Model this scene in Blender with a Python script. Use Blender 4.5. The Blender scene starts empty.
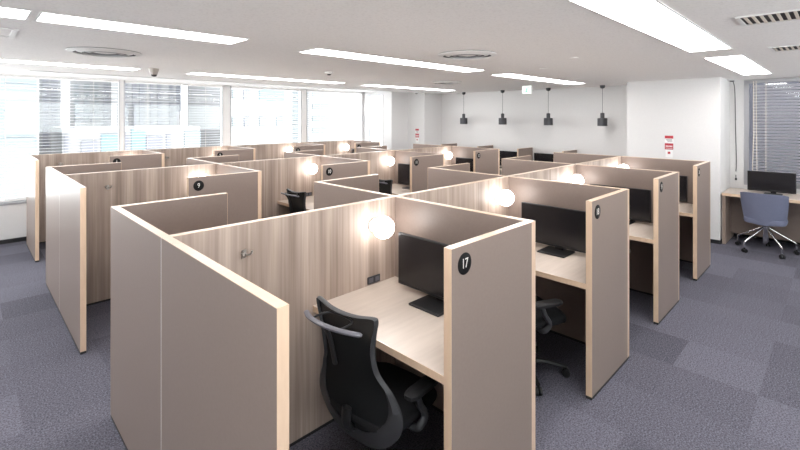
import bpy, math, random
from mathutils import Vector, Matrix
random.seed(7)
PI = math.pi
COL = bpy.context.scene.collection

# ------------------------------------------------------------------ room measures (metres)
T = 0.0394            # panel thickness
P = 1.476             # booth pitch along a row
WN, WF = 1.050, 0.978 # near / far half depth of a row
WL = 0.7145           # length of a numbered side panel
H = 1.30
DZ = 0.75
ROW = [0.0, 3.029, 6.089]
XK = [0.0, P, 2*P-0.011, 3*P-0.012, 4*P]
CEIL = 2.432

# ------------------------------------------------------------------ materials
def newmat(name):
    m = bpy.data.materials.new(name); m.use_nodes = True
    nt = m.node_tree
    return m, nt, nt.nodes['Principled BSDF']
def simple(name, col, rough=0.5, metal=0.0, spec=0.5, coat=0.0):
    m, nt, b = newmat(name)
    b.inputs['Base Color'].default_value = (*col, 1)
    b.inputs['Roughness'].default_value = rough
    b.inputs['Metallic'].default_value = metal
    b.inputs['Specular IOR Level'].default_value = spec
    b.inputs['Coat Weight'].default_value = coat
    # faint procedural variation so that nothing is perfectly flat
    n = nt.nodes.new('ShaderNodeTexNoise'); n.inputs['Scale'].default_value = 35
    g = nt.nodes.new('ShaderNodeNewGeometry'); nt.links.new(g.outputs['Position'], n.inputs['Vector'])
    mr = nt.nodes.new('ShaderNodeMapRange'); mr.inputs['To Min'].default_value = rough*0.93; mr.inputs['To Max'].default_value = min(1, rough*1.07)
    nt.links.new(n.outputs['Fac'], mr.inputs['Value']); nt.links.new(mr.outputs['Result'], b.inputs['Roughness'])
    return m
def emit(name, col, strength):
    m, nt, b = newmat(name)
    b.inputs['Base Color'].default_value = (*[0.5*c for c in col], 1)
    b.inputs['Emission Color'].default_value = (*col, 1)
    b.inputs['Emission Strength'].default_value = strength
    return m
def noisy(name, c1, c2, scale, rough=0.6, vec=(1, 1, 1), detail=4, bump=0.0, ramp=(0.3, 0.7), spec=0.5):
    m, nt, b = newmat(name)
    g = nt.nodes.new('ShaderNodeNewGeometry')
    mp = nt.nodes.new('ShaderNodeVectorMath'); mp.operation = 'MULTIPLY'; mp.inputs[1].default_value = vec
    nt.links.new(g.outputs['Position'], mp.inputs[0])
    n = nt.nodes.new('ShaderNodeTexNoise'); n.inputs['Scale'].default_value = scale; n.inputs['Detail'].default_value = detail
    nt.links.new(mp.outputs[0], n.inputs['Vector'])
    r = nt.nodes.new('ShaderNodeValToRGB')
    r.color_ramp.elements[0].position = ramp[0]; r.color_ramp.elements[1].position = ramp[1]
    r.color_ramp.elements[0].color = (*c1, 1); r.color_ramp.elements[1].color = (*c2, 1)
    nt.links.new(n.outputs['Fac'], r.inputs['Fac']); nt.links.new(r.outputs['Color'], b.inputs['Base Color'])
    b.inputs['Roughness'].default_value = rough
    b.inputs['Specular IOR Level'].default_value = spec
    if bump:
        bp = nt.nodes.new('ShaderNodeBump'); bp.inputs['Strength'].default_value = bump; bp.inputs['Distance'].default_value = 0.004
        nt.links.new(n.outputs['Fac'], bp.inputs['Height']); nt.links.new(bp.outputs['Normal'], b.inputs['Normal'])
    return m

def wood_panel_mat():
    m, nt, b = newmat('walnut_laminate')
    g = nt.nodes.new('ShaderNodeNewGeometry')
    def layer(vec, scale, detail, dist):
        mp = nt.nodes.new('ShaderNodeVectorMath'); mp.operation = 'MULTIPLY'; mp.inputs[1].default_value = vec
        nt.links.new(g.outputs['Position'], mp.inputs[0])
        n = nt.nodes.new('ShaderNodeTexNoise'); n.inputs['Scale'].default_value = scale
        n.inputs['Detail'].default_value = detail; n.inputs['Distortion'].default_value = dist
        nt.links.new(mp.outputs[0], n.inputs['Vector']); return n
    a = layer((1, 1, 0.05), 11, 3, 0.2)
    c = layer((1, 1, 0.02), 60, 3, 0.1)
    mx = nt.nodes.new('ShaderNodeMix'); mx.inputs['Factor'].default_value = 0.35
    nt.links.new(a.outputs['Fac'], mx.inputs['A']); nt.links.new(c.outputs['Fac'], mx.inputs['B'])
    r = nt.nodes.new('ShaderNodeValToRGB'); e = r.color_ramp.elements
    e[0].position = 0.33; e[0].color = (0.285, 0.220, 0.182, 1)
    e[1].position = 0.68; e[1].color = (0.58, 0.48, 0.41, 1)
    k = e.new(0.5); k.color = (0.415, 0.330, 0.277, 1)
    nt.links.new(mx.outputs['Result'], r.inputs['Fac']); nt.links.new(r.outputs['Color'], b.inputs['Base Color'])
    b.inputs['Roughness'].default_value = 0.45; b.inputs['Specular IOR Level'].default_value = 0.3
    return m

def carpet_mat():
    m, nt, b = newmat('carpet_tiles')
    g = nt.nodes.new('ShaderNodeNewGeometry')
    ad = nt.nodes.new('ShaderNodeVectorMath'); ad.operation = 'ADD'; ad.inputs[1].default_value = (20.39, 19.81, 0)
    nt.links.new(g.outputs['Position'], ad.inputs[0])
    sc = nt.nodes.new('ShaderNodeVectorMath'); sc.operation = 'SCALE'; sc.inputs['Scale'].default_value = 2.0
    nt.links.new(ad.outputs[0], sc.inputs[0])
    sep = nt.nodes.new('ShaderNodeSeparateXYZ'); nt.links.new(sc.outputs[0], sep.inputs[0])
    def math_(op, a, bb=None):
        n = nt.nodes.new('ShaderNodeMath'); n.operation = op
        for i, v in enumerate((a, bb)):
            if v is None: continue
            if isinstance(v, (int, float)): n.inputs[i].default_value = v
            else: nt.links.new(v, n.inputs[i])
        return n.outputs[0]
    fx, fy = math_('FLOOR', sep.outputs['X']), math_('FLOOR', sep.outputs['Y'])
    cb = nt.nodes.new('ShaderNodeCombineXYZ'); nt.links.new(fx, cb.inputs['X']); nt.links.new(fy, cb.inputs['Y'])
    wn = nt.nodes.new('ShaderNodeTexWhiteNoise'); wn.noise_dimensions = '3D'; nt.links.new(cb.outputs[0], wn.inputs['Vector'])
    chk = math_('MODULO', math_('ADD', fx, fy), 2)         # quarter-turn laying: every other tile shades differently
    fac = math_('ADD', math_('MULTIPLY', wn.outputs['Value'], 0.30), math_('ADD', math_('MULTIPLY', chk, 0.10), 0.22))
    n1 = nt.nodes.new('ShaderNodeTexNoise'); n1.inputs['Scale'].default_value = 110; n1.inputs['Detail'].default_value = 4
    nt.links.new(g.outputs['Position'], n1.inputs['Vector'])
    n2 = nt.nodes.new('ShaderNodeTexNoise'); n2.inputs['Scale'].default_value = 45; n2.inputs['Detail'].default_value = 3
    nt.links.new(g.outputs['Position'], n2.inputs['Vector'])
    sp = math_('ADD', math_('MULTIPLY', math_('SUBTRACT', n1.outputs['Fac'], 0.5), 2.6), math_('MULTIPLY', math_('SUBTRACT', n2.outputs['Fac'], 0.5), 0.5))
    v = math_('ADD', fac, sp)
    r = nt.nodes.new('ShaderNodeValToRGB'); e = r.color_ramp.elements
    e[0].position = 0.0; e[0].color = (0.050, 0.049, 0.063, 1)
    e[1].position = 1.0; e[1].color = (0.185, 0.180, 0.222, 1)
    nt.links.new(v, r.inputs['Fac']); nt.links.new(r.outputs['Color'], b.inputs['Base Color'])
    b.inputs['Roughness'].default_value = 0.95; b.inputs['Specular IOR Level'].default_value = 0.2
    bp = nt.nodes.new('ShaderNodeBump'); bp.inputs['Strength'].default_value = 0.5; bp.inputs['Distance'].default_value = 0.004
    nt.links.new(n1.outputs['Fac'], bp.inputs['Height']); nt.links.new(bp.outputs['Normal'], b.inputs['Normal'])
    return m

def glass_mat(name, tint, refl=0.08):
    m = bpy.data.materials.new(name); m.use_nodes = True
    nt = m.node_tree; nt.nodes.clear()
    o = nt.nodes.new('ShaderNodeOutputMaterial'); mx = nt.nodes.new('ShaderNodeMixShader')
    t = nt.nodes.new('ShaderNodeBsdfTransparent'); t.inputs['Color'].default_value = (*tint, 1)
    gl = nt.nodes.new('ShaderNodeBsdfGlossy'); gl.inputs['Roughness'].default_value = 0.02
    lw = nt.nodes.new('ShaderNodeLayerWeight'); pw = nt.nodes.new('ShaderNodeMath'); pw.operation = 'POWER'; pw.inputs[1].default_value = 5.0; nt.links.new(lw.outputs['Facing'], pw.inputs[0])
    fr = nt.nodes.new('ShaderNodeMapRange'); fr.inputs['To Min'].default_value = 0.04; fr.inputs['To Max'].default_value = 0.9; nt.links.new(pw.outputs[0], fr.inputs['Value'])
    nt.links.new(fr.outputs[0], mx.inputs[0]); nt.links.new(t.outputs[0], mx.inputs[1]); nt.links.new(gl.outputs[0], mx.inputs[2])
    nt.links.new(mx.outputs[0], o.inputs['Surface'])
    return m

def mesh_mat():
    m = bpy.data.materials.new('chair_mesh'); m.use_nodes = True
    nt = m.node_tree; b = nt.nodes['Principled BSDF']; o = nt.nodes['Material Output']
    b.inputs['Base Color'].default_value = (0.010, 0.011, 0.012, 1); b.inputs['Roughness'].default_value = 0.8; b.inputs['Specular IOR Level'].default_value = 0.15
    t = nt.nodes.new('ShaderNodeBsdfTransparent'); mx = nt.nodes.new('ShaderNodeMixShader')
    g = nt.nodes.new('ShaderNodeTexCoord'); ch = nt.nodes.new('ShaderNodeTexChecker'); ch.inputs['Scale'].default_value = 420
    nt.links.new(g.outputs['Object'], ch.inputs['Vector'])
    mr = nt.nodes.new('ShaderNodeMapRange'); mr.inputs['To Min'].default_value = 0.95; mr.inputs['To Max'].default_value = 1.0
    nt.links.new(ch.outputs['Fac'], mr.inputs['Value']); nt.links.new(mr.outputs[0], mx.inputs[0])
    nt.links.new(t.outputs[0], mx.inputs[1]); nt.links.new(b.outputs[0], mx.inputs[2]); nt.links.new(mx.outputs[0], o.inputs['Surface'])
    return m

def coat(m, w=0.9, r=0.2):
    b = m.node_tree.nodes['Principled BSDF']; b.inputs['Coat Weight'].default_value = w; b.inputs['Coat Roughness'].default_value = r
    return m
M = dict(
    taupe=noisy('taupe_laminate', (0.236, 0.184, 0.159), (0.248, 0.195, 0.169), 60, 0.38, spec=0.32),
    wood=wood_panel_mat(),
    edge=coat(noisy('maple_edge', (0.69, 0.50, 0.35), (0.74, 0.555, 0.40), 14, 0.35, vec=(3, 3, 0.6), spec=0.6)),
    desk=noisy('pale_oak_top', (0.56, 0.485, 0.42), (0.62, 0.54, 0.47), 7, 0.38, vec=(0.6, 5, 1), detail=3, spec=0.45),
    plinth=simple('black_plinth', (0.012, 0.012, 0.014), 0.5),
    carpet=carpet_mat(),
    wall=noisy('white_wallpaper', (0.68, 0.67, 0.665), (0.71, 0.70, 0.695), 90, 0.85, bump=0.08, spec=0.2),
    ceil=noisy('ceiling_board', (0.86, 0.84, 0.825), (0.93, 0.91, 0.895), 75, 0.9, bump=0.25, ramp=(0.35, 0.5), spec=0.1),
    white=simple('white_enamel', (0.82, 0.81, 0.80), 0.45),
    alu=simple('grey_aluminium', (0.42, 0.42, 0.44), 0.4, metal=0.6),
    steel=simple('satin_steel', (0.5, 0.48, 0.46), 0.3, metal=1.0),
    chrome=simple('polished_chrome', (0.85, 0.85, 0.87), 0.12, metal=1.0),
    black=simple('black_plastic', (0.014, 0.014, 0.015), 0.42, spec=0.35),
    blackg=simple('black_gloss_plastic', (0.034, 0.035, 0.038), 0.42),
    fabric=noisy('black_fabric', (0.008, 0.008, 0.009), (0.018, 0.018, 0.02), 300, 0.9, spec=0.2),
    screen=simple('screen_glass', (0.012, 0.011, 0.013), 0.22, spec=0.5),
    hanger=simple('grey_hanger', (0.12, 0.12, 0.14), 0.35),
    blue=noisy('blue_fabric', (0.13, 0.145, 0.215), (0.20, 0.215, 0.30), 260, 0.9, spec=0.2),
    charcoal=simple('charcoal_metal', (0.035, 0.036, 0.042), 0.45),
    disc=simple('black_disc', (0.006, 0.006, 0.006), 0.6, spec=0.2),
    numeral=simple('white_numeral', (0.75, 0.72, 0.68), 0.5),
    lamp=emit('opal_globe', (1.0, 0.965, 0.935), 10),
    tube=emit('light_diffuser', (1.0, 0.975, 0.965), 12),
    glow=emit('sign_face', (0.9, 1.0, 0.95), 0.8),
    green=emit('sign_green', (0.2, 0.75, 0.45), 0.6),
    glass=glass_mat('window_glass', (0.94, 0.97, 0.98)),
    slat=simple('blind_slat', (0.72, 0.73, 0.76), 0.4),
    slatr=simple('grey_blind_slat', (0.56, 0.555, 0.60), 0.6),
    beige=simple('beige_plastic', (0.40, 0.36, 0.33), 0.5),
    cord=simple('cream_cord', (0.70, 0.64, 0.56), 0.7),
    dark=simple('dark_void', (0.03, 0.03, 0.032), 0.8),
    red=simple('sticker_red', (0.42, 0.025, 0.04), 0.5),
    mesh=mesh_mat(),
)

# ------------------------------------------------------------------ mesh builder
class MB:
    def __init__(s): s.v = []; s.f = []; s.m = []
    def add(s, vs, fs, mi=0):
        o = len(s.v); s.v += [tuple(v) for v in vs]
        for f in fs: s.f.append(tuple(i+o for i in f)); s.m.append(mi)
        return s
    def box(s, x0, x1, y0, y1, z0, z1, mi=0, mat=None):
        vs = [Vector((x, y, z)) for z in (z0, z1) for y in (y0, y1) for x in (x0, x1)]
        if mat is not None: vs = [mat @ v for v in vs]
        return s.add(vs, [(0,2,3,1),(4,5,7,6),(0,1,5,4),(2,6,7,3),(0,4,6,2),(1,3,7,5)], mi)
    def rbox(s, x0, x1, y0, y1, z0, z1, r=0.004, mi=0, mat=None):
        """box with chamfered vertical and horizontal edges"""
        cx, cy = (x0+x1)/2, (y0+y1)/2
        def ring(z, k):
            a, b_ = (x1-x0)/2-k, (y1-y0)/2-k
            q = r
            pts = [(a-q,-b_),(a,-b_+q),(a,b_-q),(a-q,b_),(-a+q,b_),(-a,b_-q),(-a,-b_+q),(-a+q,-b_)]
            return [Vector((cx+p[0], cy+p[1], z)) for p in pts]
        rings = [ring(z0, r*0.9), ring(z0+r, 0), ring(z1-r, 0), ring(z1, r*0.9)]
        vs = [p for g in rings for p in g]
        if mat is not None: vs = [mat @ v for v in vs]
        fs = []
        for k in range(3):
            for i in range(8): j = (i+1) % 8; fs.append((k*8+i, k*8+j, k*8+8+j, k*8+8+i))
        fs.append(tuple(reversed(range(8)))); fs.append(tuple(range(24, 32)))
        return s.add(vs, fs, mi)
    def tube(s, pts, rad, n=10, mi=0, flat=1.0, up=None, cap=True):
        pts = [Vector(p) for p in pts]
        if not isinstance(rad, (list, tuple)): rad = [rad]*len(pts)
        vs = []; prev = None
        for i, p in enumerate(pts):
            t = (pts[min(i+1, len(pts)-1)]-pts[max(i-1, 0)]).normalized()
            if prev is None:
                a = Vector(up) if up else (Vector((0,0,1)) if abs(t.z) < 0.9 else Vector((1,0,0)))
            else: a = prev
            a = (a - t*a.dot(t)).normalized(); b = t.cross(a); prev = a
            for k in range(n):
                w = 2*PI*k/n
                vs.append(p + a*math.cos(w)*rad[i]*flat + b*math.sin(w)*rad[i])
        fs = []
        for i in range(len(pts)-1):
            for k in range(n):
                j = (k+1) % n; fs.append((i*n+k, i*n+j, (i+1)*n+j, (i+1)*n+k))
        if cap:
            fs.append(tuple(reversed(range(n)))); fs.append(tuple(range((len(pts)-1)*n, len(pts)*n)))
        return s.add(vs, fs, mi)
    def lathe(s, prof, c=(0,0,0), n=20, mi=0, mat=None, cap=True):
        vs = []
        for r, z in prof:
            for k in range(n):
                w = 2*PI*k/n; vs.append(Vector((r*math.cos(w), r*math.sin(w), z)))
        if mat is not None: vs = [mat @ v for v in vs]
        vs = [v+Vector(c) for v in vs]
        fs = []
        for i in range(len(prof)-1):
            for k in range(n):
                j = (k+1) % n; fs.append((i*n+k, i*n+j, (i+1)*n+j, (i+1)*n+k))
        if cap:
            fs.append(tuple(reversed(range(n)))); fs.append(tuple(range((len(prof)-1)*n, len(prof)*n)))
        return s.add(vs, fs, mi)
    def grid(s, rows, mi=0, closed=False):
        n = len(rows[0]); vs = [p for r in rows for p in r]; fs = []
        for i in range(len(rows)-1):
            for k in range(n if closed else n-1):
                j = (k+1) % n; fs.append((i*n+k, i*n+j, (i+1)*n+j, (i+1)*n+k))
        return s.add(vs, fs, mi)
    def build(s, name, mats, parent=None, world=True, smooth=True):
        off = Vector((0, 0, 0))
        if world:
            q = parent
            while q is not None: off += q.location; q = q.parent
        me = bpy.data.meshes.new(name)
        me.from_pydata([tuple(Vector(v)-off) for v in s.v], [], s.f); 
        if not isinstance(mats, (list, tuple)): mats = [mats]
        for m in mats: me.materials.append(m)
        for p, mi in zip(me.polygons, s.m): p.material_index = mi
        import bmesh
        bm = bmesh.new(); bm.from_mesh(me); bmesh.ops.recalc_face_normals(bm, faces=bm.faces); bm.to_mesh(me); bm.free()
        if smooth:
            me.shade_smooth() if hasattr(me, 'shade_smooth') else None
            try: me.set_sharp_from_angle(angle=math.radians(38))
            except Exception: pass
        o = bpy.data.objects.new(name, me); COL.objects.link(o); o.parent = parent
        return o

def tag(o, label, cat=None, group=None):
    o['label'] = label
    if cat: o['category'] = cat
    if group: o['group'] = group
    return o
def thing(name, loc, label, cat, group=None, rz=0):
    o = bpy.data.objects.new(name, None); COL.objects.link(o)
    o.empty_display_size = 0.1; o.location = loc; o.rotation_euler = (0, 0, rz)
    return tag(o, label, cat, group)
def struct(o): o['kind'] = 'structure'; return o
def copy_tree(o, parent=None):
    c = o.copy(); COL.objects.link(c); c.parent = parent
    for ch in [x for x in o.children]: copy_tree(ch, c)
    return c
def put(o, loc, rz, label, group=None):
    o.location = loc; o.rotation_euler = (0, 0, rz); o['label'] = label
    if group: o['group'] = group
    return o
def catmull(pts, n=6, closed=False):
    P_ = [Vector(p) for p in pts]; out = []; N = len(P_)
    for i in range(N if closed else N-1):
        g = lambda k: P_[k % N] if closed else P_[max(0, min(N-1, k))]
        a, b, c, d = g(i-1), g(i), g(i+1), g(i+2)
        for k in range(n):
            t = k/n
            out.append(0.5*((2*b)+(c-a)*t+(2*a-5*b+4*c-d)*t*t+(3*b-a-3*c+d)*t**3))
    if not closed: out.append(P_[-1])
    return out

# ------------------------------------------------------------------ setting
UB, VR, UL = 7.95, -4.6, -3.6      # back wall, right wall, wall behind on the left
VW = 6.42                          # face of the low wall under the windows
GL = 6.60                          # window plane
struct(MB().box(UL, UB+0.1, VR, 6.95, -0.06, 0).build('floor', M['carpet']))
struct(MB().box(UL, UB+0.1, VR, 4.95, CEIL, CEIL+0.075).box(UL, 6.84, 4.95, 6.9, CEIL+0.06, CEIL+0.12).box(6.84, UB+0.1, 4.95, 5.80, CEIL+0.06, CEIL+0.12).build('ceiling', M['ceil']))
# low wall under the windows, sill on top
wl = struct(MB().box(UL, 6.72, VW, 6.95, 0, 0.56).build('wall_left', M['wall']))
struct(MB().box(UL, 6.72, VW-0.012, 6.7, 0.56, 0.585).build('trim_1', M['alu']))
struct(MB().box(UL, 6.72, VW-0.008, VW, 0, 0.06).build('baseboard_left', M['plinth']))
# stepped corner column beyond the windows
cc = MB(); cc.box(6.72, 6.84, 6.40, 6.95, 0, CEIL+0.06)
cc.box(6.72, UB+0.1, 5.5, 5.80, 0, CEIL+0.06)
cc.box(6.72, 6.84, 5.80, 6.40, 0, 0.62); cc.box(6.72, 6.84, 5.80, 6.40, 2.42, CEIL+0.06)
cc.box(7.3, UB+0.1, 4.95, 5.5, 0, CEIL+0.06)
struct(cc.build('wall_corner', M['wall']))
struct(MB().box(6.712, 6.72, 5.5, 6.42, 0, 0.06).box(6.72, 7.3, 5.492, 5.5, 0, 0.06).box(7.292, 7.3, 4.95, 5.5, 0, 0.06).box(7.3, UB, 4.942, 4.95, 0, 0.06).build('baseboard_corner', M['plinth']))
# back wall with a window opening at its right end
bw = MB()
bw.box(UB, UB+0.18, -1.13, 4.95, 0, CEIL+0.06)
bw.box(UB, UB+0.18, VR, -3.6, 0, CEIL+0.06)
bw.box(UB, UB+0.18, -3.6, -1.13, 0, 0.80); bw.box(UB, UB+0.18, -3.6, -1.13, 2.42, CEIL+0.06)
struct(bw.build('wall_back', M['wall']))
struct(MB().box(UB-0.008, UB, VR, -0.97, 0, 0.06).box(UB-0.008, UB, 0.31, 4.942, 0, 0.06).build('baseboard_back', M['plinth']))
struct(MB().box(7.163, UB, -0.955, 0.31, 0, CEIL+0.06).build('wall_pillar', M['wall']))
struct(MB().box(7.155, 7.163, -0.963, 0.318, 0, 0.055).box(7.163, UB, -0.963, -0.955, 0, 0.055).box(7.163, UB, 0.31, 0.318, 0, 0.055).build('baseboard_pillar', M['plinth']))
# walls right of and behind the camera, windows added for fill light: low wall, posts, head, glass
wr = MB().box(UL, UB+0.18, VR-0.1, VR, 0, 1.25).box(UL, UB+0.18, VR-0.1, VR, 2.40, CEIL+0.06)
wf = MB().box(UL-0.1, UL, VR-0.1, 1.2, 0, CEIL).box(UL-0.1, UL, 1.2, 6.95, 0, 0.95).box(UL-0.1, UL, 1.2, 6.95, 2.40, CEIL+0.06)
for k in range(7):
    x = UL+k*(UB-UL)/6.0; wr.box(x-0.09, x+0.09, VR-0.1, VR, 1.25, 2.40)
    y = 1.2+k*(6.85-1.2)/6.0; wf.box(UL-0.1, UL, y-0.09, y+0.09, 0.95, 2.40)
struct(wr.build('wall_right', M['wall'])); struct(wf.build('wall_front', M['wall']))
w = struct(MB().box(UL, UB, VR-0.06, VR-0.04, 1.25, 1.30).box(UL, UB, VR-0.06, VR-0.04, 2.35, 2.40).build('window_9', M['alu']))
MB().box(UL, UB, VR-0.052, VR-0.048, 1.30, 2.35).build('pane', M['glass'], w)
w = struct(MB().box(UL-0.06, UL-0.04, 1.2, 6.85, 0.95, 1.0).box(UL-0.06, UL-0.04, 1.2, 6.85, 2.35, 2.40).build('window_10', M['alu']))
MB().box(UL-0.052, UL-0.048, 1.2, 6.85, 1.0, 2.35).build('pane', M['glass'], w)

# window bays along the left
posts = [(-3.55, 0.1), (-2.15, 0.06), (-0.62, 0.06), (1.287, 0.06), (3.115, 0.15), (4.92, 0.14), (6.695, 0.05)]
ZT = 2.483
for i in range(len(posts)-1):
    (a, wa), (b, wb) = posts[i], posts[i+1]
    x0, x1 = a+wa/2, b-wb/2
    f = MB().box(a-wa/2 if i == 0 else a, x0, GL-0.05, GL+0.05, 0.585, ZT)
    f.box(x1, b if i < len(posts)-2 else b+wb/2, GL-0.05, GL+0.05, 0.585, ZT)
    f.box(x0, x1, GL-0.03, GL+0.03, 0.585, 0.63)
    w = struct(f.build('window_%d' % (i+1), M['white'] if i not in (2,) else M['white']))
    g = MB().box(x0, x1, GL-0.03, GL+0.03, ZT-0.03, ZT)
    g.box(x0, x0+0.02, GL-0.058, GL-0.0501, 0.63, ZT).box(x1-0.02, x1, GL-0.058, GL-0.0501, 0.63, ZT)
    g.build('sash', M['alu'], w)
    MB().box(x0, x1, GL-0.003, GL+0.003, 0.63, ZT-0.03).build('pane', M['glass'], w)
struct(MB().box(-0.06, 6.72, 4.90, 4.97, CEIL-0.010, CEIL-0.0002).build('lit_edge_strip', M['white']))  # added white strip, paints the bright line of window light along the ceiling edge
struct(MB().box(UL, 6.72, GL+0.05, 6.95, ZT-0.002, CEIL+0.06).build('trim_2', M['white']))
# little side window in the corner column
w = struct(MB().box(6.71, 6.76, 5.80, 5.84, 0.62, 2.42).box(6.71, 6.76, 6.32, 6.40, 0.62, 2.42).box(6.71, 6.76, 5.84, 6.32, 0.62, 0.66).box(6.71, 6.76, 5.84, 6.32, 2.38, 2.42).build('window_7', M['alu']))
MB().box(6.733, 6.737, 5.84, 6.32, 0.66, 2.38).build('pane', M['glass'], w)
# right window
w = struct(MB().box(UB+0.02, UB+0.08, -1.19, -1.13, 0.80, 2.42).box(UB+0.02, UB+0.08, -3.6, -3.54, 0.80, 2.42).box(UB+0.02, UB+0.08, -3.54, -1.19, 0.80, 0.85).box(UB+0.02, UB+0.08, -3.54, -1.19, 2.37, 2.42).box(UB+0.02, UB+0.08, -2.40, -2.34, 0.85, 2.37).build('window_8', M['alu']))
MB().box(UB+0.045, UB+0.055, -3.54, -1.19, 0.85, 2.37).build('pane', M['glass'], w)

# ------------------------------------------------------------------ blinds
def slats_mb(axis, a0, a1, c, z0, z1, pitch, wid, ang, th=0.0015):
    mb = MB(); n = int((z1-z0)/pitch)
    for k in range(n):
        z = z0+k*pitch
        dx, dz = math.cos(ang)*wid/2, math.sin(ang)*wid/2
        if axis == 'x':
            vs = [(a0, c-dx, z-dz), (a1, c-dx, z-dz), (a1, c, z+0.002), (a0, c, z+0.002), (a1, c+dx, z+dz), (a0, c+dx, z+dz)]
        else:
            vs = [(c-dx, a0, z-dz), (c-dx, a1, z-dz), (c, a1, z+0.002), (c, a0, z+0.002), (c+dx, a1, z+dz), (c+dx, a0, z+dz)]
        vs += [(v[0], v[1], v[2]+th) for v in vs]
        mb.add(vs, [(0,1,2,3),(3,2,4,5),(9,8,7,6),(11,10,8,9),(0,6,7,1),(5,4,10,11)])
    return mb
bl = ['far left bay at the frame edge', 'second bay from the left end', 'first full bay left of the grey post', 'wide bay right of the slim grey post', 'bay behind the middle booths', 'last bay before the corner column']
for i in range(2, len(posts)-1):
    (a, wa), (b, wb) = posts[i], posts[i+1]
    x0, x1 = a+wa/2+0.02, b-wb/2-0.02
    t = thing('venetian_blind', ((x0+x1)/2, GL-0.085, 0.60), 'white venetian blind with open slats, %s' % bl[i], 'blind', 'open venetian blinds on the window wall')
    MB().box(x0, x1, GL-0.11, GL-0.065, ZT-0.04, ZT-0.002).build('headrail', M['white'], t)
    slats_mb('x', x0, x1, GL-0.088, 0.64, ZT-0.05, 0.048, 0.036, 0.0).build('slats', M['slat'], t)
    MB().box(x0, x1, GL-0.10, GL-0.075, 0.605, 0.620).build('bottom_rail', M['white'], t)
    for q in (0.2, 0.8):
        MB().box(x0+(x1-x0)*q-0.002, x0+(x1-x0)*q+0.002, GL-0.1015, GL-0.1005, 0.61, ZT-0.03).build('ladder_cord', M['cord'], t)
t = thing('venetian_blind', (UB-0.02, -2.35, 0.85), 'grey half-closed venetian blind behind the blue chair and its monitor', 'blind')
MB().box(UB-0.045, UB+0.0, -3.53, -1.21, 2.375, 2.415).build('headrail', M['alu'], t)
slats_mb('y', -3.53, -1.24, UB-0.022, 0.89, 2.365, 0.046, 0.048, -0.72).build('slats', M['slatr'], t)
MB().box(UB-0.035, UB-0.01, -3.53, -1.24, 0.86, 0.875).build('bottom_rail', M['alu'], t)
for y in (-1.40, -1.9, -2.5, -3.1):
    MB().box(UB-0.047, UB-0.045, y-0.004, y+0.004, 0.87, 2.38).build('ladder_cord', M['cord'], t)
for k, y in enumerate((-1.255, -1.285)):
    MB().tube([(UB-0.055, y, 2.40), (UB-0.058, y-0.004, 1.6), (UB-0.058, y+0.01*(1-2*k), 1.15), (UB-0.056, y+0.012*(1-2*k), 0.98)], 0.006, 6).build('pull_cord', M['cord'], t)

# ------------------------------------------------------------------ partition panels
def banded(root, x0, x1, y0, y1, z0, z1, along, mat, top=True, e0=False, e1=False, ztrim=0.0):
    """laminated board with maple banding on its top and chosen ends, black plinth"""
    b = 0.0025
    X0, X1, Y0, Y1 = x0, x1, y0, y1
    bd = MB()
    if along == 'x':
        if e0: X0 += b; bd.box(x0, x0+b, y0, y1, z0, z1)
        if e1: X1 -= b; bd.box(x1-b, x1, y0, y1, z0, z1)
    else:
        if e0: Y0 += b; bd.box(x0, x1, y0, y0+b, z0, z1)
        if e1: Y1 -= b; bd.box(x0, x1, y1-b, y1, z0, z1)
    if top: bd.box(X0, X1, Y0, Y1, z1-b, z1)
    MB().box(X0, X1, Y0, Y1, z0, z1-b).build('board', mat, root)
    o = bd.build('edge_band', M['edge'], root); o['label'] = 'pale maple edge band'
    if z0 > 0.01 and z0 < 0.05:
        k = 0.0012
        MB().box(x0+k, x1-k, y0+k, y1-k, 0, z0).build('plinth', M['plinth'], root)

Z0 = 0.019
rown = ['front', 'middle', 'window-side']
# end panels
lab_end = ['long taupe end panel of the front row, nearest and largest, with a seam',
           'long taupe end panel of the middle row, second from the front',
           'taupe end panel of the rear row by the windows, leftmost in the photo']
for r, y in enumerate(ROW):
    y1 = y+WF if r < 2 else y+T/2
    t = thing('end_panel', (T/2, y, 0), lab_end[r], 'partition panel', 'booth end panels')
    b = 0.0025
    MB().box(0, T, y-WN+b, y-0.002, Z0, H-b).build('board', M['taupe'], t)
    if r < 2: MB().box(0, T, y+0.002, y1-b, Z0, H-b).build('board', M['taupe'], t)
    o = MB().box(0, T, y-WN, y-WN+b, Z0, H).box(0, T, y1-b, y1, Z0, H).box(0, T, y-WN+b, y1-b, H-b, H).build('edge_band', M['edge'], t)
    o['label'] = 'pale maple edge band'
    if r < 2: MB().box(-0.0004, T-0.001, y-0.002, y+0.002, Z0, H-b).build('joint_strip', M['white'], t)
    MB().box(0.0012, T-0.0012, y-WN+0.0012, y1-0.0012, 0, Z0).build('plinth', M['plinth'], t)
# spines
lab_sp = ['long wood-grain spine wall of the front row, behind booths 17 to 20',
          'long wood-grain spine wall of the middle row, behind booths 9 to 12',
          'long wood-grain rear wall of the last row, below the windows']
for r, y in enumerate(ROW):
    t = thing('spine_panel', (T+0.5, y, 0), lab_sp[r], 'partition panel', 'wood-grain spine walls')
    x1 = XK[4]+T
    banded(t, T, x1, y-T/2, y+T/2, Z0, H, 'x', M['wood'], e1=True)
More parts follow.
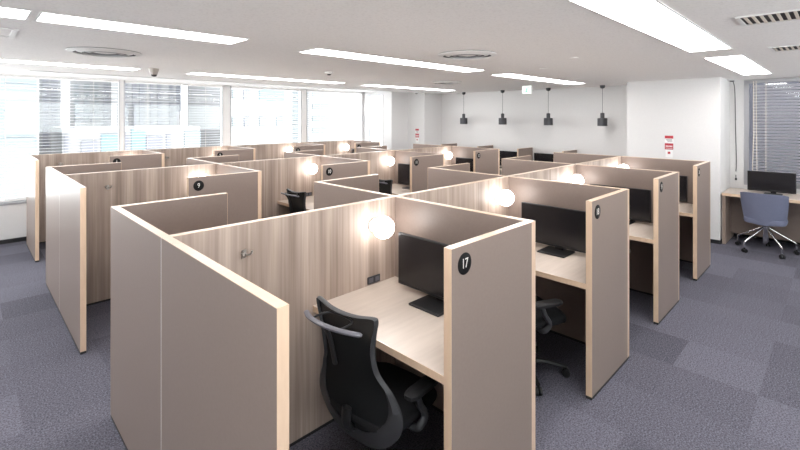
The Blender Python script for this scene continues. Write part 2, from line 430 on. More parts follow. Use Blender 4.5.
# cross panels
num = [[17, 18, 19, 20], [9, 10, 11, 12], [1, 2, 3, 4]]
for r, y in enumerate(ROW):
    for k in range(1, 5):
        n = num[r][k-1]
        x = XK[k]
        t = thing('cross_panel', (x+T/2, y-WN/2, 0), 'taupe divider panel behind the monitor of the booth numbered %d' % n, 'partition panel', 'taupe dividers on the numbered side')
        banded(t, x, x+T, y-WN, y-T/2, Z0, H, 'y', M['taupe'], e0=True)
        if r < 2:
            t = thing('cross_panel', (x+T/2, y+WF/2, 0), 'taupe divider on the window side of the %s row, backing onto booth %d' % (rown[r], n), 'partition panel', 'taupe dividers on the window side')
            banded(t, x, x+T, y+T/2, y+WF, Z0, H, 'y', M['taupe'], e1=True)
# numbered side panels
def text_mesh(s, size, name, mat, parent):
    cu = bpy.data.curves.new(name, 'FONT'); cu.body = s; cu.size = size; cu.extrude = 0.0006
    cu.align_x = 'CENTER'; cu.align_y = 'CENTER'; cu.offset = 0.0; cu.space_character = 0.95
    o = bpy.data.objects.new(name, cu); COL.objects.link(o)
    bpy.context.view_layer.update()
    me = bpy.data.meshes.new_from_object(o.evaluated_get(bpy.context.evaluated_depsgraph_get()))
    COL.objects.unlink(o); bpy.data.objects.remove(o)
    me.materials.clear(); me.materials.append(mat)
    q = bpy.data.objects.new(name, me); COL.objects.link(q); q.parent = parent
    return q
for r, y in enumerate(ROW):
    for k in range(1, 5):
        n = num[r][k-1]; x0 = XK[k]+T-WL; x1 = XK[k]; yy = y-WN
        t = thing('side_panel', ((x0+x1)/2, yy+T/2, 0), 'taupe side panel with black disc numbered %d, %s row' % (n, rown[r]), 'partition panel', 'numbered side panels')
        banded(t, x0, x1, yy, yy+T, Z0, H, 'x', M['taupe'], e0=True)
        rot = Matrix.Rotation(PI/2, 4, 'X')
        d = MB().lathe([(0.0475, 0), (0.0475, 0.0015), (0.0468, 0.002)], (x0+0.092, yy, 1.219), 32, mat=rot).build('number_disc', M['disc'], t)
        d['label'] = 'black number disc'
        tx = text_mesh(str(n), 0.060, 'numeral', M['numeral'], d)
        tx.location = (x0+0.092-(x0+x1)/2, -T/2-0.0024, 1.219); tx.rotation_euler = (PI/2, 0, 0); tx.scale = (0.80, 1.0, 1)
        tx['label'] = 'pale numeral %d' % n
# unnumbered side panels on the window side of the two double rows
for r in (0, 1):
    for k in range(4):
        x0 = XK[k]+T; x1 = XK[k]+WL; yy = ROW[r]+WF
        pl = ['joined to the end panel', 'behind booth %d' % num[r][1], 'behind booth %d' % num[r][2], 'behind booth %d, farthest along' % num[r][3]][k]
        t = thing('side_panel', ((x0+x1)/2, yy-T/2, 0), 'short taupe side panel on window side of the %s row, %s' % (rown[r], pl), 'partition panel', 'window-side side panels')
        banded(t, x0, x1, yy-T, yy, Z0, H, 'x', M['taupe'], e1=True)

# ------------------------------------------------------------------ desks in the booths
for r, y in enumerate(ROW):
    for k in range(1, 5):
        n = num[r][k-1]; x0 = XK[k]+T-WL+0.004; x1 = XK[k]-0.001; y0 = y-WN+T+0.001; y1 = y-T/2-0.001
        t = thing('booth_desk', ((x0+x1)/2, (y0+y1)/2, 0), 'pale wood built-in desk of the booth numbered %d' % n, 'desk', 'booth desks')
        MB().box(x0+0.0025, x1, y0, y1, DZ-0.036, DZ).build('desktop', M['desk'], t)
        MB().box(x0, x0+0.0025, y0, y1, DZ-0.036, DZ).build('edge_band', M['edge'], t)
        for yy in (y0, y1-0.02): MB().box(x0+0.06, x1-0.03, yy, yy+0.02, DZ-0.062, DZ-0.036).build('support_rail', M['charcoal'], t)

# ------------------------------------------------------------------ sconces, hooks, outlets on the spines
def make_sconce():
    t = thing('wall_lamp', (0, 0, 0), '', 'lamp')
    rx = Matrix.Rotation(PI/2, 4, 'X')
    MB().lathe([(0.045, 0), (0.045, 0.012), (0.040, 0.018), (0.02, 0.02), (0.02, 0.036), (0.026, 0.036), (0.026, 0.04)], (0, 0, 0), 24, mat=rx).build('wall_mount', M['white'], t, world=False)
    prof = [(0.071*math.sin(PI*i/16), -0.071*math.cos(PI*i/16)) for i in range(1, 16)]
    MB().lathe([(0.006, -0.071)]+prof+[(0.006, 0.071)], (0, -0.098, 0), 28).build('globe', M['lamp'], t, world=False)
    return t
def make_hook():
    t = thing('wall_mounted_hook', (0, 0, 0), '', 'hook')
    MB().rbox(-0.012, 0.012, -0.006, 0, -0.022, 0.022, 0.002).build('back_plate', M['steel'], t, world=False)
    a = MB()
    for s in (-1, 1):
        a.tube(catmull([(0, -0.004, 0.004), (s*0.012, -0.022, -0.004), (s*0.024, -0.035, 0.004), (s*0.028, -0.037, 0.018)], 4), [0.005]*12+[0.0065], 8)
    a.build('prong', M['steel'], t, world=False)
    return t
def make_outlet():
    t = thing('power_outlet', (0, 0, 0), '', 'outlet')
    MB().rbox(-0.055, 0.055, -0.008, 0, -0.024, 0.024, 0.003).build('cover_plate', M['charcoal'], t, world=False)
    for s in (-1, 1): MB().box(s*0.027-0.018, s*0.027+0.018, -0.010, -0.008, -0.015, 0.015).build('socket', M['hanger'], t, world=False)
    return t
protos = {}
def inst(kind, maker, loc, rz, label, group, live=True):
    if kind not in protos: o = protos[kind] = maker()
    else: o = copy_tree(protos[kind])
    return put(o, loc, rz, label, group)
for r, y in enumerate(ROW):
    for k in range(1, 5):
        n = num[r][k-1]; xf = XK[k]; yf = y-T/2
        inst('lamp', make_sconce, (xf-0.200, yf, 1.14), 0, 'glowing round globe wall lamp inside the booth numbered %d' % n, 'globe wall lamps')
        inst('hook', make_hook, (XK[k-1]+0.385, yf, 1.145), 0, 'small steel coat hook on wood wall at entrance of booth %d' % n, 'coat hooks')
        inst('outlet', make_outlet, (xf-0.20, yf, DZ+0.032), 0, 'small grey power outlet above the desk of booth %d' % n, 'desk outlets')

for r in (0, 1):
    for k in range(4):
        pl = ['beside the end panel', 'behind booth %d' % num[r][1], 'behind booth %d' % num[r][2], 'behind booth %d' % num[r][3]][k]
        inst('lamp', make_sconce, (XK[k]+T+0.215, ROW[r]+T/2, 1.14), PI, 'globe wall lamp on the window side of the %s row, %s' % (rown[r], pl), 'globe wall lamps on the window side')
# ------------------------------------------------------------------ monitors
def make_monitor():
    t = thing('computer_monitor', (0, 0, 0), '', 'monitor')
    W, z0, z1 = 0.305, 0.036, 0.362
    MB().rbox(-0.012, 0.012, -W, W, z0, z1, 0.004).rbox(0.010, 0.035, -W*0.6, W*0.6, z0+0.05, z1-0.08, 0.006).build('housing', M['black'], t, world=False)
    MB().box(-0.0128, -0.0118, -W+0.008, W-0.008, z0+0.018, z1-0.008).build('screen', M['screen'], t, world=False)
    MB().rbox(0.014, 0.040, -0.06, 0.01, 0.008, 0.22, 0.004).build('stand_neck', M['black'], t, world=False)
    MB().rbox(-0.14, 0.07, -0.14, 0.09, 0, 0.012, 0.004).build('stand_base', M['black'], t, world=False)
    return t
for r, y in enumerate(ROW):
    for k in range(1, 5):
        n = num[r][k-1]
        yc = {17: y-0.497}.get(n, y-0.537); xc = XK[k]-0.13
        inst('mon', make_monitor, (xc, yc, DZ+0.0005), 0, 'black flat monitor on the desk of the booth numbered %d' % n, 'booth monitors')

# ------------------------------------------------------------------ black mesh task chair (faces +x)
def make_chair():
    t = thing('office_chair', (0, 0, 0), '', 'chair')
    # five-arm base
    b = MB().lathe([(0.03, 0.055), (0.045, 0.065), (0.045, 0.10), (0.03, 0.115)], n=16)
    for k in range(5):
        a = PI/5+2*PI*k/5; c, s = math.cos(a), math.sin(a)
        b.tube([(0.03*c, 0.03*s, 0.09), (0.15*c, 0.15*s, 0.088), (0.29*c, 0.29*s, 0.070)], [0.026, 0.020, 0.015], 8, flat=0.75)
    b.build('base', M['black'], t, world=False)
    for k in range(5):
        a = PI/5+2*PI*k/5; c, s = math.cos(a), math.sin(a); p = Vector((0.29*c, 0.29*s, 0))
        w = MB()
        ax = Vector((-s, c, 0))
        for q in (-1, 1):
            o = p+ax*(0.014*q)+Vector((0, 0, 0.027))
            w.tube([o-ax*0.008, o-ax*0.007, o+ax*0.007, o+ax*0.008], [0.022, 0.027, 0.027, 0.022], 14)
        w.tube([p+Vector((0, 0, 0.03)), p+Vector((0, 0, 0.072))], 0.009, 8)
        w.build('caster', M['black'], t, world=False)
    MB().lathe([(0.028, 0.10), (0.028, 0.24), (0.018, 0.25), (0.018, 0.37)], n=14).build('gas_lift', M['black'], t, world=False)
    MB().rbox(-0.13, 0.10, -0.09, 0.09, 0.36, 0.405, 0.01).build('tilt_mechanism', M['black'], t, world=False)
    # seat pad
    rows = []
    for (z, k) in [(0.405, 0.82), (0.412, 0.95), (0.432, 1.0), (0.455, 0.99), (0.470, 0.93), (0.476, 0.80), (0.473, 0.4), (0.472, 0.02)]:
        r = []
        for i in range(32):
            w = 2*PI*i/32; cx = abs(math.cos(w))**0.55*math.copysign(1, math.cos(w)); cy = abs(math.sin(w))**0.55*math.copysign(1, math.sin(w))
            X = 0.02+0.235*k*cx; Y = 0.24*k*cy
            r.append((X, Y, z-(0.02 if X > 0.2 else 0)*k))
        rows.append(r)
    m = MB().grid(rows, closed=True); m.f.append(tuple(reversed(range(32)))); m.m.append(0)
    m.build('seat', M['fabric'], t, world=False)
    # backrest outline in (y, z)
    half = [(0.0, 0.312), (0.11, 0.322), (0.20, 0.37), (0.266, 0.45), (0.270, 0.53), (0.228, 0.62), (0.180, 0.70), (0.170, 0.79), (0.184, 0.89), (0.198, 0.955), (0.180, 0.972), (0.09, 0.960), (0.0, 0.956)]
    ctl = [(0, y, z) for y, z in half]+[(0, -y, z) for y, z in reversed(half[1:-1])]
    loop = catmull(ctl, 5, closed=True)
    def X(y, z):
        lean = -0.215-0.05*max(0, (z-0.42)/0.55)+0.05*max(0, (0.50-z)/0.16)**2*0.6
        lean += 0.025*math.exp(-((z-0.60)/0.12)**2)
        return lean+0.62*y*y
    C = Vector((0, 0, 0.62))
    inner = []
    for p in loop:
        z = p.z
        w = 0.085 if z < 0.45 else (0.085-0.067*min(1, (z-0.45)/0.20))
        if z > 0.90: w = 0.012
        tgt = Vector((0, p.y*0.0, min(max(z, 0.52), 0.80)))
        d = (tgt-p); L = d.length
        inner.append(p+d*(w/L))
    fr = MB(); n = len(loop); rows = []
    for o, i in zip(loop, inner):
        m1 = (o+i)/2
        rows.append([(X(o.y, o.z)-0.004, o.y, o.z), (X(m1.y, m1.z)-0.016, m1.y, m1.z), (X(i.y, i.z)-0.006, i.y, i.z), (X(i.y, i.z)+0.008, i.y, i.z), (X(m1.y, m1.z)+0.012, m1.y, m1.z), (X(o.y, o.z)+0.006, o.y, o.z)])
    rows.append(rows[0])
    fr.grid(rows, closed=True).build('back_frame', M['blackg'], t, world=False)
    # mesh: concentric rings shrinking to the centre line
    rows = []
    for s in (1.0, 0.8, 0.6, 0.4, 0.2, 0.02):
        rr = []
        for i in inner:
            y = i.y*s; z = C.z+(i.z-C.z)*s
            rr.append((X(y, z), y, z))
        rows.append(rr)
    bm_ = MB().grid(rows, closed=True)
    bm_.f.append(tuple(range(len(rows[0])*5, len(rows[0])*6))); bm_.m.append(0)
    bm_.build('back_mesh', M['mesh'], t, world=False)
    # spine from mechanism to back
    MB().tube(catmull([(-0.08, 0, 0.375), (-0.17, 0, 0.375), (-0.235, 0, 0.42), (-0.235, 0, 0.50)], 5), 0.028, 10, flat=0.6).build('back_bracket', M['black'], t, world=False)
    # coat hanger bar behind the top
    hp = catmull([(-0.325, 0.185, 0.925), (-0.370, 0.10, 0.935), (-0.385, 0.0, 0.938), (-0.370, -0.10, 0.935), (-0.325, -0.185, 0.925)], 6)
    h = MB().tube(hp, [0.008]+[0.0135]*(len(hp)-2)+[0.008], 10, flat=0.7, up=(0, 0, 1))
    hg = h.build('coat_hanger', M['hanger'], t, world=False); hg['label'] = 'grey coat hanger bar'
    st = MB()
    st.tube(catmull([(-0.372, 0.02, 0.930), (-0.325, 0.02, 0.86), (-0.290, 0.02, 0.72)], 5), 0.014, 8, flat=0.7)
    st.tube(catmull([(-0.372, 0.09, 0.935), (-0.275, 0.075, 0.935), (-0.275, -0.075, 0.935), (-0.372, -0.09, 0.935)], 5), 0.005, 8)
    st.build('hanger_stem', M['black'], hg, world=False)
    # arms
    for s in (1, -1):
        ap = MB().tube(catmull([(-0.03, s*0.20, 0.40), (-0.03, s*0.262, 0.41), (0.0, s*0.278, 0.46), (-0.04, s*0.278, 0.53), (-0.06, s*0.275, 0.585)], 5), 0.014, 10, flat=1.3)
        ap.build('arm_post', M['blackg'], t, world=False)
        rows = []
        for (z, k) in [(0.582, 0.8), (0.586, 1), (0.602, 1), (0.610, 0.8)]:
            rows.append([(-0.01+0.115*k*abs(math.cos(w))**0.6*math.copysign(1, math.cos(w)), s*0.272+0.038*k*abs(math.sin(w))**0.6*math.copysign(1, math.sin(w)), z-0.0*w) for w in [2*PI*i/20 for i in range(20)]])
        m = MB().grid(rows, closed=True); m.f += [tuple(range(20)), tuple(range(60, 80))]; m.m += [0, 0]
        m.build('arm_pad', M['black'], t, world=False)
    return t
chairs = [((0.86, -0.548), 0.10, 17), ((2.265, -0.56), -0.42, 18), ((3.72, -0.50), 0.0, 19), ((5.20, -0.50), 0.0, 20),
          ((0.98, 2.47), 0.0, 9), ((2.44, 2.44), 0.03, 10), ((3.86, 2.44), 0.0, 11), ((5.30, 2.50), 0.0, 12)]
for (x, y), rz, n in chairs:
    inst('chair', make_chair, (x, y, 0), rz, 'black mesh-back office chair at the desk of booth %d' % n, 'black mesh office chairs')

# ------------------------------------------------------------------ counter along the back wall under the pendants
t = thing('wall_counter', (7.6, 2.6, 0), 'long pale wall counter beneath the four pendant lamps', 'counter')
MB().box(7.30, UB-0.001, 0.33, 4.93, DZ-0.036, DZ).build('desktop', M['desk'], t)
for yy in (0.45, 1.45, 2.45, 3.45, 4.45): MB().box(7.36, UB-0.02, yy-0.015, yy+0.015, 0, DZ-0.036).build('leg_panel', M['taupe'], t)
for i, yy in enumerate((1.50, 2.45, 3.43, 4.47)):
    d = thing('counter_divider', (7.65, yy, DZ), 'small taupe divider on the wall counter, %s from the pillar' % ['first', 'second', 'third', 'fourth'][i], 'divider', 'counter dividers')
    banded(d, 7.36, UB-0.002, yy-0.015, yy+0.015, DZ+0.0005, 1.205, 'x', M['taupe'], e0=True)
for i, yy in enumerate((0.97, 1.96, 2.94, 3.92)):
    inst('mon', make_monitor, (7.70, yy, DZ+0.0005), 0, 'black monitor on the wall counter under the %s pendant from the pillar' % ['first', 'second', 'third', 'fourth'][i], 'counter monitors')
def make_pendant():
    t = thing('pendant_lamp', (0, 0, 0), '', 'lamp')     # origin on the ceiling
    MB().lathe([(0.045, 0), (0.045, -0.02), (0.036, -0.05), (0.012, -0.062)], n=20).build('canopy', M['charcoal'], t, world=False)
    MB().lathe([(0.0035, -0.06), (0.0035, -0.52)], n=8).build('cord', M['charcoal'], t, world=False)
    MB().lathe([(0.008, -0.50), (0.034, -0.51), (0.036, -0.515), (0.036, -0.60), (0.080, -0.602), (0.086, -0.61), (0.086, -0.745), (0.080, -0.745), (0.080, -0.62), (0.03, -0.62)], n=28).build('shade', M['charcoal'], t, world=False)
    prof = [(0.032*math.sin(PI*i/10), -0.68-0.032*math.cos(PI*i/10)) for i in range(1, 10)]
    MB().lathe([(0.003, -0.712)]+prof+[(0.01, -0.62)], n=16).build('bulb', M['lamp'], t, world=False)
    return t
for i, yy in enumerate((0.885, 1.935, 2.985, 4.03)):
    inst('pendant', make_pendant, (7.65, yy, CEIL), 0, 'small dark grey pendant lamp, %s from the wide white pillar' % ['first', 'second', 'third', 'fourth'][i], 'pendant lamps')

# ------------------------------------------------------------------ window desk at the right with the blue chair
t = thing('window_desk', (7.6, -2.2, 0), 'long pale wood desk under the grey blind at right', 'desk')
MB().box(7.203, UB-0.062, -3.7, -0.966, 0.705, 0.745).build('desktop', M['desk'], t)
MB().box(7.20, 7.203, -3.7, -0.966, 0.705, 0.745).build('edge_band', M['edge'], t)
MB().box(7.22, UB-0.012, -1.01, -0.968, 0, 0.705).build('side_board', M['wood'], t)
MB().box(7.26, UB-0.012, -3.7, -3.66, 0, 0.705).build('side_board', M['wood'], t)
MB().box(7.62, 7.64, -3.66, -1.01, 0.10, 0.705).build('modesty_board', M['taupe'], t)
wm = inst('mon', make_monitor, (7.56, -1.49, 0.7455), 0.0, 'black monitor on the window desk behind the blue chair', None)
wm.scale = (0.88, 0.88, 0.88)
if 'group' in wm: del wm['group']
def make_blue():
    t = thing('swivel_chair', (0, 0, 0), 'blue fabric low-back swivel chair with chrome star base', 'chair')
    # wraparound shell
    rows = []
    for j in range(9):
        s = j/8; z = 0.42+0.40*s
        hw = 0.215+0.03*math.sin(s*PI*0.5)
        rows_o = []
        for i in range(17):
            q = -1+2*i/16
            y = hw*math.sin(q*1.25)/math.sin(1.25); x = -0.20-0.05*s+0.30*(1-math.cos(q*1.25))*(0.75-0.35*s)
            zz = z-0.03*(1-q*q)*(1-s)-0.012*abs(q)**4*s*1.0
            rows_o.append((x, y, zz))
        rows.append(rows_o)
    ou = MB().grid(rows)
    inn = [[(x+0.035, y*0.90, z) for x, y, z in r] for r in rows]
    ou.grid(inn)
    n = 17
    def rim(a, b_):
        ou.add(a+b_, [(i, i+1, len(a)+i+1, len(a)+i) for i in range(len(a)-1)])
    rim(rows[0], inn[0]); rim(rows[-1], inn[-1]); rim([r[0] for r in rows], [r[0] for r in inn]); rim([r[-1] for r in rows], [r[-1] for r in inn])
    ou.build('backrest', M['blue'], t, world=False)
    rws = []
    for (z, k) in [(0.395, 0.8), (0.40, 0.96), (0.43, 1.0), (0.465, 0.96), (0.475, 0.8), (0.47, 0.02)]:
        rws.append([(0.02+0.225*k*abs(math.cos(w))**0.6*math.copysign(1, math.cos(w)), 0.225*k*abs(math.sin(w))**0.6*math.copysign(1, math.sin(w)), z) for w in [2*PI*i/28 for i in range(28)]])
    m = MB().grid(rws, closed=True); m.f.append(tuple(range(28))); m.m.append(0)
    m.build('seat', M['blue'], t, world=False)
    MB().lathe([(0.024, 0.12), (0.028, 0.13), (0.028, 0.30), (0.04, 0.32), (0.04, 0.345), (0.015, 0.35), (0.015, 0.39)], n=16).build('column', M['chrome'], t, world=False)
    MB().rbox(-0.09, 0.09, -0.08, 0.08, 0.375, 0.396, 0.005).build('seat_plate', M['black'], t, world=False)
    for k in range(5):
        a = math.radians(144+72*k); c, s = math.cos(a), math.sin(a)
        MB().tube(catmull([(0.03*c, 0.03*s, 0.335), (0.10*c, 0.10*s, 0.285), (0.29*c, 0.29*s, 0.165), (0.315*c, 0.315*s, 0.14), (0.318*c, 0.318*s, 0.06)], 5), 0.010, 10).build('leg', M['chrome'], t, world=False)
        w = MB(); ax = Vector((-s, c, 0)); p = Vector((0.318*c, 0.318*s, 0.028))
        for q in (-1, 1):
            o = p+ax*0.014*q; w.tube([o-ax*0.008, o+ax*0.008], 0.027, 14)
        w.tube([p, p+Vector((0, 0, 0.04))], 0.012, 8)
        w.build('caster', M['black'], t, world=False)
    return t
bc = make_blue(); bc.location = (7.19, -1.46, 0); bc.scale = (1.04, 1.04, 1.0)

# ------------------------------------------------------------------ ceiling fittings
def ceiling_light(x0, x1, yc, hw, label):
    t = thing('ceiling_light', ((x0+x1)/2, yc, CEIL), label, 'ceiling light', 'linear ceiling lights')
    xm = (x0+x1)/2
    f = MB()
    z0, z1 = CEIL-0.006, CEIL-0.0005
    f.box(x0, x1, yc-hw, yc-hw+0.012, z0, z1).box(x0, x1, yc+hw-0.012, yc+hw, z0, z1)
    f.box(x0, x0+0.012, yc-hw+0.012, yc+hw-0.012, z0, z1).box(x1-0.012, x1, yc-hw+0.012, yc+hw-0.012, z0, z1).box(xm-0.006, xm+0.006, yc-hw+0.012, yc+hw-0.012, z0, z1)
    f.build('frame', M['white'], t)
    for a, b in ((x0+0.012, xm-0.006), (xm+0.006, x1-0.012)):
        MB().box(a, b, yc-hw+0.012, yc+hw-0.012, CEIL-0.004, CEIL-0.0006).build('diffuser', M['tube'], t)
US = [(-1.60, 0.86), (1.46, 3.93), (4.49, 6.94)]
US[0] = (-0.345, 0.86)
wh = {1.05: 'middle line', -1.40: 'right-hand line', 3.84: 'window-side line', -3.85: 'line right of the camera'}
seg = ['nearest segment', 'middle segment', 'farthest segment']
for yc in (1.05, -1.40, 3.84):
    for i, (a, b) in enumerate([(-1.60, 0.86), (1.46, 3.93), (4.49, 6.94)]):
        if yc == 1.05 and i == 0:
            ceiling_light(-0.345, 0.86, yc, 0.158, 'long white ceiling light, middle line, nearest segment at upper left')
            ceiling_light(-1.63, -0.375, yc, 0.158, 'white ceiling light at the upper left frame edge, middle line')
        elif yc == -1.40 and i == 0: ceiling_light(a, b, yc, 0.158, 'ceiling light out of frame above the camera, right-hand line')
        else: ceiling_light(a, b, yc, 0.158, 'long white linear ceiling light, %s, %s' % (wh[yc], seg[i]))
def round_vent(x, y, r, label):
    t = thing('ceiling_diffuser', (x, y, CEIL), label, 'air vent', 'round air diffusers')
    MB().lathe([(r*0.99, CEIL-0.003), (r*0.99, CEIL-0.0005)], (x, y, 0), 40).build('back_plate', M['charcoal'], t)
    for q, (a, b) in enumerate(((1.0, 0.82), (0.74, 0.60), (0.52, 0.40), (0.32, 0.03))):
        MB().lathe([(r*a, CEIL-0.004), (r*a, CEIL-0.008), (r*b, CEIL-0.020), (r*b, CEIL-0.016)], (x, y, 0), 40, cap=(q == 3)).build('ring', M['white'] if q != 2 else M['alu'], t)
round_vent(0.25, 2.42, 0.285, 'round air diffuser in ceiling at upper left')
round_vent(2.66, 0.245, 0.27, 'round air diffuser in ceiling near the middle')
round_vent(5.05, 2.43, 0.25, 'round air diffuser in ceiling nearest the pendants')
def grille(x0, x1, y0, y1, label):
    t = thing('ceiling_grille', ((x0+x1)/2, (y0+y1)/2, CEIL), label, 'air vent', 'slotted ceiling grilles')
    e = 0.02; f = MB(); za, zb = CEIL-0.008, CEIL-0.0005
    f.box(x0, x1, y0, y0+e, za, zb).box(x0, x1, y1-e, y1, za, zb).box(x0, x0+e, y0+e, y1-e, za, zb).box(x1-e, x1, y0+e, y1-e, za, zb).build('frame', M['white'], t)
    MB().box(x0+e, x1-e, y0+e, y1-e, CEIL-0.002, CEIL-0.0006).build('duct_opening', M['dark'], t)
    n = int((y1-y0-2*e)/0.036); s = MB()
    for k in range(n):
        y = y0+e+0.03+k*0.036; s.box(x0+e, x1-e, y-0.011, y+0.003, CEIL-0.008, CEIL-0.0022)
    s.build('slats', M['cord'], t)
grille(2.53, 2.85, -2.75, -1.76, 'slotted air grille in ceiling at the upper right corner')
grille(4.10, 4.42, -2.75, -1.77, 'slotted air grille in ceiling farther along, by right edge')
t = thing('smoke_detector', (2.69, 2.45, CEIL), 'small round white smoke detector on the ceiling', 'smoke detector')
MB().lathe([(0.055, CEIL-0.0005), (0.055, CEIL-0.015), (0.035, CEIL-0.03)], (2.69, 2.45, 0), 24).build('housing', M['white'], t)
MB().lathe([(0.028, CEIL-0.03), (0.022, CEIL-0.042), (0.01, CEIL-0.045)], (2.69, 2.45, 0), 18).build('sensor', M['charcoal'], t)
t = thing('ceiling_camera', (0.97, 3.60, CEIL), 'small tapered security camera hanging from ceiling at left', 'camera')
MB().lathe([(0.055, CEIL-0.0005), (0.055, CEIL-0.02), (0.035, CEIL-0.075)], (0.97, 3.60, 0), 20).build('housing', M['beige'], t)
MB().lathe([(0.034, CEIL-0.075), (0.026, CEIL-0.092), (0.01, CEIL-0.098)], (0.97, 3.60, 0), 18).build('lens_dome', M['dark'], t)
for (x, y, lb) in ((6.95, 4.95, 'small motion sensor on ceiling before the corner column'), (7.75, -0.99, 'small motion sensor on ceiling beside the white pillar')):
    y = y-0.06 if y > 0 else y-0.02
    t = thing('motion_sensor', (x, y, CEIL), lb, 'sensor', 'ceiling sensors')
    MB().lathe([(0.06, CEIL-0.0005), (0.06, CEIL-0.012), (0.04, CEIL-0.022)], (x, y, 0), 20).build('housing', M['white'], t)
    MB().lathe([(0.035, CEIL-0.022), (0.025, CEIL-0.036), (0.01, CEIL-0.04)], (x, y, 0), 16).build('sensor', M['charcoal'], t)
for (x, y, lb) in ((4.25, 0.30, 'tiny sprinkler disc on ceiling, left of the exit sign'), (3.60, -0.35, 'tiny sprinkler disc on ceiling, nearer the right light')):
    t = thing('sprinkler', (x, y, CEIL), lb, 'sprinkler', 'ceiling sprinklers')
    MB().lathe([(0.045, CEIL-0.0005), (0.045, CEIL-0.006), (0.02, CEIL-0.012)], (x, y, 0), 20).build('cover', M['ceil'], t)
# access hatch at the upper left edge
t = thing('ceiling_hatch', (-0.6, 1.8, CEIL), 'square grey hatch with white frame at upper left edge', 'ceiling hatch')
x0, x1, y0, y1 = -0.85, -0.385, 1.63, 2.02
MB().box(x0, x1, y0, y0+0.03, CEIL-0.008, CEIL-0.0005).box(x0, x1, y1-0.03, y1, CEIL-0.008, CEIL-0.0005).box(x0, x0+0.03, y0+0.03, y1-0.03, CEIL-0.008, CEIL-0.0005).box(x1-0.03, x1, y0+0.03, y1-0.03, CEIL-0.008, CEIL-0.0005).build('frame', M['white'], t)
MB().box(x0+0.03, x1-0.03, y0+0.03, y1-0.03, CEIL-0.004, CEIL-0.0006).build('cover', M['ceil'], t)
# exit sign
t = thing('exit_sign', (6.8, 1.94, CEIL), 'small white and green emergency exit sign on the ceiling', 'sign')
MB().rbox(6.80, 6.84, 1.85, 2.03, CEIL-0.15, CEIL-0.0005, 0.003).build('housing', M['white'], t)
MB().box(6.797, 6.80, 1.857, 2.023, CEIL-0.143, CEIL-0.007).build('sign_face', M['glow'], t)
g = MB(); zc = CEIL-0.075
g.box(6.795, 6.797, 1.885, 1.895, zc-0.05, zc+0.045).box(6.795, 6.797, 1.935, 1.945, zc-0.05, zc+0.045).box(6.795, 6.797, 1.895, 1.935, zc+0.035, zc+0.045)
rx = Matrix.Rotation(-PI/2, 4, 'Y')
g.lathe([(0.010, 0), (0.010, 0.002)], (6.797, 1.925, zc+0.022), 12, mat=rx)
def bar(y0, z0, y1, z1, w=0.007):
    d = Vector((0, y1-y0, z1-z0)).normalized(); nrm = Vector((0, -d.z, d.y))*w
    a, b = Vector((6.797, y0, z0)), Vector((6.797, y1, z1)); o = Vector((-0.002, 0, 0))
    q = [a+nrm, b+nrm, b-nrm, a-nrm]; q += [v+o for v in q]
    g.add(q, [(0,1,2,3),(7,6,5,4),(0,4,5,1),(1,5,6,2),(2,6,7,3),(3,7,4,0)])
bar(1.93, zc+0.012, 1.945, zc-0.018, 0.009); bar(1.945, zc-0.018, 1.965, zc-0.045); bar(1.945, zc-0.018, 1.915, zc-0.04); bar(1.932, zc+0.006, 1.965, zc+0.0, 0.005); bar(1.932, zc+0.006, 1.905, zc-0.008, 0.005)
g.build('pictogram', M['green'], t)

# stickers
def stickers(axis_x, yc, z_top, lb):
    t = thing('wall_sign', (axis_x, yc, z_top-0.36), lb, 'sign', 'red and white notices')
    x = axis_x
    MB().box(x-0.002, x-0.0003, yc-0.058, yc+0.058, z_top-0.11, z_top).build('notice', M['white'], t)
    o = MB().box(x-0.003, x-0.002, yc-0.058, yc+0.058, z_top-0.045, z_top).build('red_header', M['red'], t)
    s = MB()
    for k in range(3): s.box(x-0.003, x-0.002, yc-0.045, yc+0.045-0.012*k, z_top-0.062-0.016*k, z_top-0.056-0.016*k)
    s.build('print', M['charcoal'], t)
    MB().box(x-0.002, x-0.0003, yc-0.058, yc+0.058, z_top-0.215, z_top-0.12).build('red_notice', M['red'], t)
    s = MB()
    for k in range(5): s.box(x-0.003, x-0.002, yc+0.045-0.019*k-0.013, yc+0.045-0.019*k, z_top-0.175, z_top-0.155)
    s.box(x-0.003, x-0.002, yc-0.048, yc+0.048, z_top-0.198, z_top-0.192)
    s.build('print', M['white'], t)
    MB().box(x-0.002, x-0.0003, yc-0.048, yc+0.048, z_top-0.34, z_top-0.222).build('notice', M['white'], t)
    MB().box(x-0.003, x-0.002, yc-0.018, yc+0.018, z_top-0.285, z_top-0.25).build('print', M['red'], t)
stickers(7.163, -0.303, 1.56, 'red and white fire notices on the wide white pillar')
stickers(7.3, 5.19, 1.56, 'red and white fire notices on the corner column by windows')
# hanging cord on the back wall
t = thing('hanging_cord', (UB-0.02, -1.03, 2.40), 'thin grey cord hanging down the wall beside the pillar', 'cord')
MB().tube(catmull([(UB-0.15, -0.995, CEIL-0.001), (UB-0.03, -1.02, 2.3), (UB-0.02, -1.03, 1.7), (UB-0.02, -1.04, 1.15), (UB-0.02, -1.035, 1.0)], 6), 0.0055, 6).build('cord', M['charcoal'], t)
MB().lathe([(0.006, 1.0), (0.014, 0.99), (0.014, 0.955), (0.006, 0.945)], (UB-0.02, -1.035, 0), 10).build('pull_knob', M['white'], t)
MB().lathe([(0.005, 0.945), (0.005, 0.90), (0.014, 0.89), (0.014, 0.865)], (UB-0.02, -1.035, 0), 10).build('pull_weight', M['charcoal'], t)

